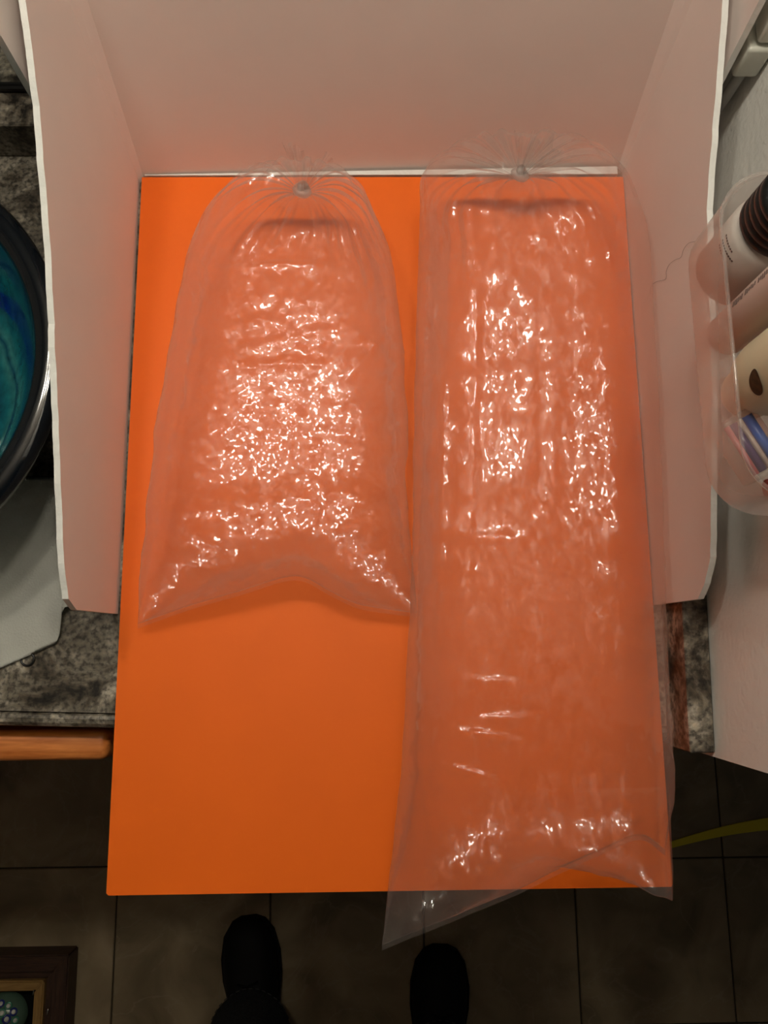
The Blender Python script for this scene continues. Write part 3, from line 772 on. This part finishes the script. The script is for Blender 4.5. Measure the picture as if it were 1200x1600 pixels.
bm = nb()
for row, (r_, n) in enumerate(((0.020, 14), (0.024, 16))):
    for k in range(n):
        a = math.radians(60 + 6.5 * k)
        u, v = r_ * math.cos(a) * 0.8, r_ * math.sin(a)
        decal(bm, 0.0253, a_cam - 0.1, 0.076, [(u - 0.0005, v - 0.0004), (u + 0.0005, v - 0.0004), (u + 0.0005, v + 0.0005), (u - 0.0005, v + 0.0005)])
obj('printed_lettering', bm, M['print_brown'], C_)

# small clear case holding coloured cosmetic sticks
zc = 0.276
q0, q1, q2 = U(1146, 655, zc), U(1186, 632, zc), U(1176, 752, zc)
ex = (q1 - q0); ey = (q2 - q0)
ang = math.atan2(ex.y, ex.x)
case = thing('cosmetics_case', 'small clear case of blue, purple and pink cosmetic sticks in the clear bin', 'cosmetics case', ((q0 + q1) / 2 + ey / 2).to_tuple(), 'toiletries in the clear bin', ang)
case.location.z = BF + 0.001
case.rotation_euler = (0, 0, ang)
CL, CW, CHh = ey.length / 2 + 0.001, 0.0118, 0.024
bm = nb(); box(bm, -CW, CW, -CL, CL, 0.0, CHh, 0.002, 2); obj('case_body', bm, M['clear_case'], case, True)
for k, (mn, rr) in enumerate((('pink', 0.0020), ('purple', 0.0028), ('pink_tube', 0.0017), ('blue', 0.0034))):
    xx = (-0.0085, -0.0035, 0.0014, 0.0073)[k]
    bm = nb(); tube(bm, [(xx, CL - 0.004, CHh - 0.006), (xx, -CL + 0.004, CHh - 0.007)], rr, 12)
    obj('cosmetic_stick', bm, M[mn], case, True)
bm = nb(); box(bm, -CW - 0.001, CW + 0.001, -CL - 0.001, -CL + 0.004, CHh - 0.002, CHh + 0.001, 0.0008, 1); obj('case_lid_edge', bm, M['clear_case'], case)

rc = Vector((0.262, -0.038, BF))
tr = thing('lip_balm', 'dark red cosmetic stick lying at the front end of the clear bin', 'cosmetic', rc.to_tuple(), 'toiletries in the clear bin', 0.25)
bm = nb(); tube(bm, [(-0.022, 0, 0.0085), (0.012, 0, 0.0085)], 0.008, 16); obj('stick_body', bm, M['red'], tr, True)
bm = nb(); tube(bm, [(0.012, 0, 0.0085), (0.020, 0, 0.0085)], 0.0072, 16); obj('stick_cap', bm, M['black_plastic'], tr, True)

# stray hair on the right panel
bm = nb()
hp = [(1015, 460), (1018, 447), (1026, 440), (1040, 436), (1041, 424), (1046, 413), (1055, 406), (1064, 402), (1068, 390), (1076, 380), (1088, 377)]
pts = catmull([tuple(UX(a, b, XR - 0.0008)) for a, b in hp], 50)
tube(bm, [tuple(p) for p in pts], 0.00012, 5)
tag(obj('hair_strand', bm, M['hair'], None, True), 'single curly brown hair stuck on the right white panel', 'hair')

# ---------------------------------------------------------------- white wall fitting, top right corner
wx = wallx(0.32)
f0 = UX(1172, 78, wx - 0.012)
wf = thing('wall_fitting', 'white plastic wall fitting with a grey rod on the pale right wall', 'wall fitting', (wx, f0.y, f0.z))
bm = nb(); box(bm, -0.022, -0.0012, -0.014, 0.014, -0.014, 0.016, 0.003, 3); obj('fitting_body', bm, M['white_plastic'], wf, True)
bm = nb(); box(bm, -0.017, -0.0012, -0.011, 0.011, 0.018, 0.050, 0.003, 3); obj('fitting_head', bm, M['white_plastic'], wf, True)
bm = nb(); tube(bm, [(-0.010, -0.004, -0.012), (-0.010, -0.004, -0.045), (-0.010, -0.004, -0.068), (-0.010, -0.004, -0.072)], [0.0045, 0.0045, 0.004, 0.002], 14); obj('rod', bm, M['grey_plastic'], wf, True)

# ---------------------------------------------------------------- yellow strap on the floor
bm = nb(); ST = []
for k in range(31):
    t = k / 30
    p = U(1046 + 190 * t, 1320 - 36 * t - 6 * math.sin(t * 3), FLOOR)
    wdt = 0.006 + 0.007 * t
    ST.append([bm.verts.new((p.x, p.y + e_ * wdt, FLOOR + z_)) for e_, z_ in ((1, 0.0004), (1, 0.004), (-1, 0.004), (-1, 0.0004))])
for A, B in zip(ST, ST[1:]):
    for k in range(4): bm.faces.new((A[k], A[(k + 1) % 4], B[(k + 1) % 4], B[k]))
bm.faces.new(ST[0]); bm.faces.new(ST[-1])
bmesh.ops.recalc_face_normals(bm, faces=bm.faces)
tag(obj('strap', bm, M['yellow']), 'narrow yellow strap lying on the dark tiles beside the wall end', 'strap')

# ---------------------------------------------------------------- framed box on the floor with glass paperweight
FZ = 0.05
fc = U(108, 1492, FLOOR + FZ)
FW, FD = 0.36, 0.30
frame = thing('display_frame', 'dark wooden display frame with a pale pine liner on the floor tiles', 'frame', (fc.x - FW / 2, fc.y - FD / 2, FLOOR))
def rail(name, w0, wd, z0, z1, side, mats, off):
    hx, hy = FW / 2 - off, FD / 2 - off
    c = {'n': [(-hx, hy), (hx, hy), (hx - wd, hy - wd), (-hx + wd, hy - wd)], 's': [(-hx, -hy), (hx, -hy), (hx - wd, -hy + wd), (-hx + wd, -hy + wd)],
         'e': [(hx, hy), (hx, -hy), (hx - wd, -hy + wd), (hx - wd, hy - wd)], 'w': [(-hx, hy), (-hx, -hy), (-hx + wd, -hy + wd), (-hx + wd, hy - wd)]}[side]
    bm = nb(); prism(bm, c, 'z', z0, z1)
    bmesh.ops.bevel(bm, geom=list(bm.edges), offset=0.0025, segments=2, affect='EDGES')
    return obj(name, bm, mats[0] if side in 'ns' else mats[1], frame)
for s in 'nesw':
    rail('frame_rail', 0, 0.030, 0.0, FZ, s, (M['walnut_x'], M['walnut_y']), 0.0)
for s in 'nesw':
    rail('frame_step', 0, 0.014, 0.0, FZ - 0.010, s, (M['walnut_x'], M['walnut_y']), 0.0305)
for s in 'nesw':
    rail('pine_liner', 0, 0.018, 0.0, FZ - 0.004, s, (M['pine_x'], M['pine_y']), 0.046)
bm = nb(); box(bm, -FW / 2 + 0.064, FW / 2 - 0.064, -FD / 2 + 0.064, FD / 2 - 0.064, 0.0, 0.006); obj('backing', bm, M['dark_back'], frame)
pc = U(8, 1586, FLOOR + 0.03)
pw = thing('paperweight', 'green and blue millefiori glass paperweight inside the dark wooden frame', 'paperweight', (pc.x, pc.y, FLOOR + 0.006))
PR = 0.042
bm = nb(); lathe(bm, [(0, 0), (0.030, 0.0), (0.038, 0.008), (PR, 0.022), (0.038, 0.036), (0.030, 0.046), (0.018, 0.053), (0, 0.056)], 48); obj('dome', bm, M['dome'], pw, True)
def dome_pt(a, rr):
    z = np.interp(rr, [0, 0.018, 0.030, 0.038], [0.056, 0.053, 0.046, 0.036]); return Vector((rr * math.cos(a), rr * math.sin(a), z))
spots = [(0, 0.0, 0.0085)] + [(k * math.pi / 3.5 + 0.3, 0.0165, 0.0076) for k in range(7)] + [(k * math.pi / 6, 0.029, 0.0070) for k in range(12)]
for k, (a, rr, sz) in enumerate(spots):
    p = dome_pt(a, rr); nrm = Vector((p.x, p.y, 0.03)).normalized() if rr > 0 else Vector((0, 0, 1))
    bm = nb(); torus(bm, p, sz * 0.8, sz * 0.25, nrm, 18, 6); cn = obj('cane', bm, M['cane_blue' if k % 2 else 'cane_green'], pw, True)
    bm = nb(); bmesh.ops.create_uvsphere(bm, u_segments=12, v_segments=6, radius=sz * 0.6)
    for v in bm.verts: v.co = p + (v.co - nrm * v.co.dot(nrm) * 0.6)
    obj('cane_core', bm, M['cane_white'], cn, True)
for px, py in ((46, 1556), (74, 1581)):
    p = U(px, py, FLOOR + FZ - 0.002) - frame.location
    bm = nb(); tube(bm, [(p.x + 0.001, p.y + 0.006, FZ - 0.004 if px > 60 else 0.03), (p.x - 0.001, p.y - 0.006, FZ - 0.004 if px > 60 else 0.03)], 0.0014, 8); obj('metal_clip', bm, M['chrome'], frame, True)

# ---------------------------------------------------------------- photographer's legs and shoes
tl, tr2 = U(385, 1437, FLOOR + 0.03), U(690, 1483, FLOOR + 0.03)
person = thing('person', 'standing person in dark jeans and black shoes seen from above', 'person', ((tl.x + tr2.x) / 2, tl.y - 0.25, FLOOR))
ox, oy = person.location.x, person.location.y
def shoe(toe, yaw, first):
    # loft of cross-sections from toe to heel: (distance from toe, half width, height, height of widest point)
    sec = [(0.0, 0.012, 0.022, 0.014), (0.008, 0.030, 0.036, 0.016), (0.03, 0.046, 0.050, 0.018), (0.07, 0.0545, 0.060, 0.018), (0.11, 0.054, 0.075, 0.018), (0.15, 0.047, 0.098, 0.018),
           (0.19, 0.041, 0.112, 0.02), (0.23, 0.040, 0.112, 0.02), (0.265, 0.036, 0.108, 0.02), (0.285, 0.026, 0.09, 0.02), (0.293, 0.010, 0.06, 0.02)]
    cs, sn = math.cos(yaw), math.sin(yaw)
    def tf(x, y, z): return (toe.x - ox + x * cs - y * sn, toe.y - oy + x * sn + y * cs, z)
    bm = nb(); R_ = []
    for d_, w_, h_, zw in sec:
        ring = []
        for k in range(20):
            a = 2 * math.pi * k / 20; c_, s_ = math.cos(a), math.sin(a)
            x = w_ * math.copysign(abs(c_) ** 0.85, c_); z = zw + (h_ - zw) * s_ if s_ > 0 else zw + (zw - 0.012) * s_
            ring.append(bm.verts.new(tf(x, -d_, z)))
        R_.append(ring)
    for A, B in zip(R_, R_[1:]):
        for k in range(20): bm.faces.new((A[k], A[(k + 1) % 20], B[(k + 1) % 20], B[k]))
    bm.faces.new(R_[0]); bm.faces.new(list(reversed(R_[-1])))
    bmesh.ops.recalc_face_normals(bm, faces=bm.faces)
    u = obj('shoe', bm, M['black_shoe'], person, True)
    md = u.modifiers.new('sub', 'SUBSURF'); md.levels = 1; md.render_levels = 1
    out = [(s[0], s[1] + 0.003) for s in sec]; poly = [tf(w_, -d_, 0)[:2] for d_, w_ in out] + [tf(-w_, -d_, 0)[:2] for d_, w_ in reversed(out)]
    bm = nb(); prism(bm, poly, 'z', 0.0005, 0.018); obj('sole', bm, M['rubber'], u)
    bm = nb()
    for k in range(4):
        y = -0.10 - k * 0.018; z = 0.073 + k * 0.011
        tube(bm, [tf(-0.02, y, z - 0.004), tf(0, y - 0.004, z + 0.003), tf(0.02, y, z - 0.004)], 0.0025, 6)
    obj('laces', bm, M['rubber'], u, True)
    return tf(0, -0.185, 0.10)
a1 = shoe(tl, math.radians(6), 1); a2 = shoe(tr2, math.radians(-3), 0)
# jeans: one continuous surface over both legs and the hips
vs = [Vector((0, -0.36, 0.96)), Vector((0, -0.36, 1.06))]
es = [(0, 1)]; rad = [(0.155, 0.11), (0.155, 0.105)]
for an, hx in ((a1, -0.095), (a2, 0.095)):
    an = Vector(an); hip = Vector((hx, -0.355, 0.88)); kn = Vector(((an.x + hx) / 2, (an.y - 0.335) / 2 + 0.01, 0.50))
    ch = [hip, hip.lerp(kn, 0.5), kn, kn.lerp(an, 0.45), Vector((an.x, an.y - 0.02, 0.16)), Vector((an.x, an.y - 0.005, 0.085))]
    rr = [(0.095, 0.095), (0.085, 0.085), (0.066, 0.066), (0.062, 0.064), (0.086, 0.094), (0.096, 0.108)]
    b0 = len(vs)
    vs += ch; rad += rr; es.append((0, b0)); es += [(b0 + k, b0 + k + 1) for k in range(5)]
me = bpy.data.meshes.new('jeans'); me.from_pydata([tuple(v) for v in vs], es, []); me.update(); me.materials.append(M['denim'])
jo = bpy.data.objects.new('jeans', me); link(jo, person)
sk = jo.modifiers.new('skin', 'SKIN'); sk.use_smooth_shade = True
lay = me.skin_vertices[0].data if len(me.skin_vertices) else None
if lay is None:
    bm = nb(); bm.from_mesh(me); bm.verts.layers.skin.verify(); bm.to_mesh(me); bm.free(); lay = me.skin_vertices[0].data
for k, r_ in enumerate(rad): lay[k].radius = r_
lay[0].use_root = True
sb = jo.modifiers.new('sub', 'SUBSURF'); sb.levels = 2; sb.render_levels = 2
for an in (a1, a2):
    bm = nb()
    for k in range(40):
        a = 2 * math.pi * k / 40
        p = Vector((an[0] + 0.078 * math.cos(a), an[1] - 0.006 + 0.089 * math.sin(a), 0.088)); t = Vector((-math.sin(a), math.cos(a), 0)) * 0.0035
        tube(bm, [p - t, p + t], 0.0009, 5)
    obj('hem_stitching', bm, M['stitch'], jo)
    bm = nb(); CR = []
    for z_, f_ in ((0.080, 0.985), (0.088, 1.0), (0.10, 0.99), (0.13, 0.95), (0.17, 0.88), (0.20, 0.80)):
        CR.append([bm.verts.new((an[0] + 0.0772 * f_ * math.cos(2 * math.pi * k / 36), an[1] - 0.006 + 0.088 * f_ * math.sin(2 * math.pi * k / 36), z_ + 0.003 * math.sin(k * 1.1))) for k in range(36)])
    for A, B in zip(CR, CR[1:]):
        for k in range(36): bm.faces.new((A[k], A[(k + 1) % 36], B[(k + 1) % 36], B[k]))
    obj('trouser_cuff', bm, M['denim'], jo, True)
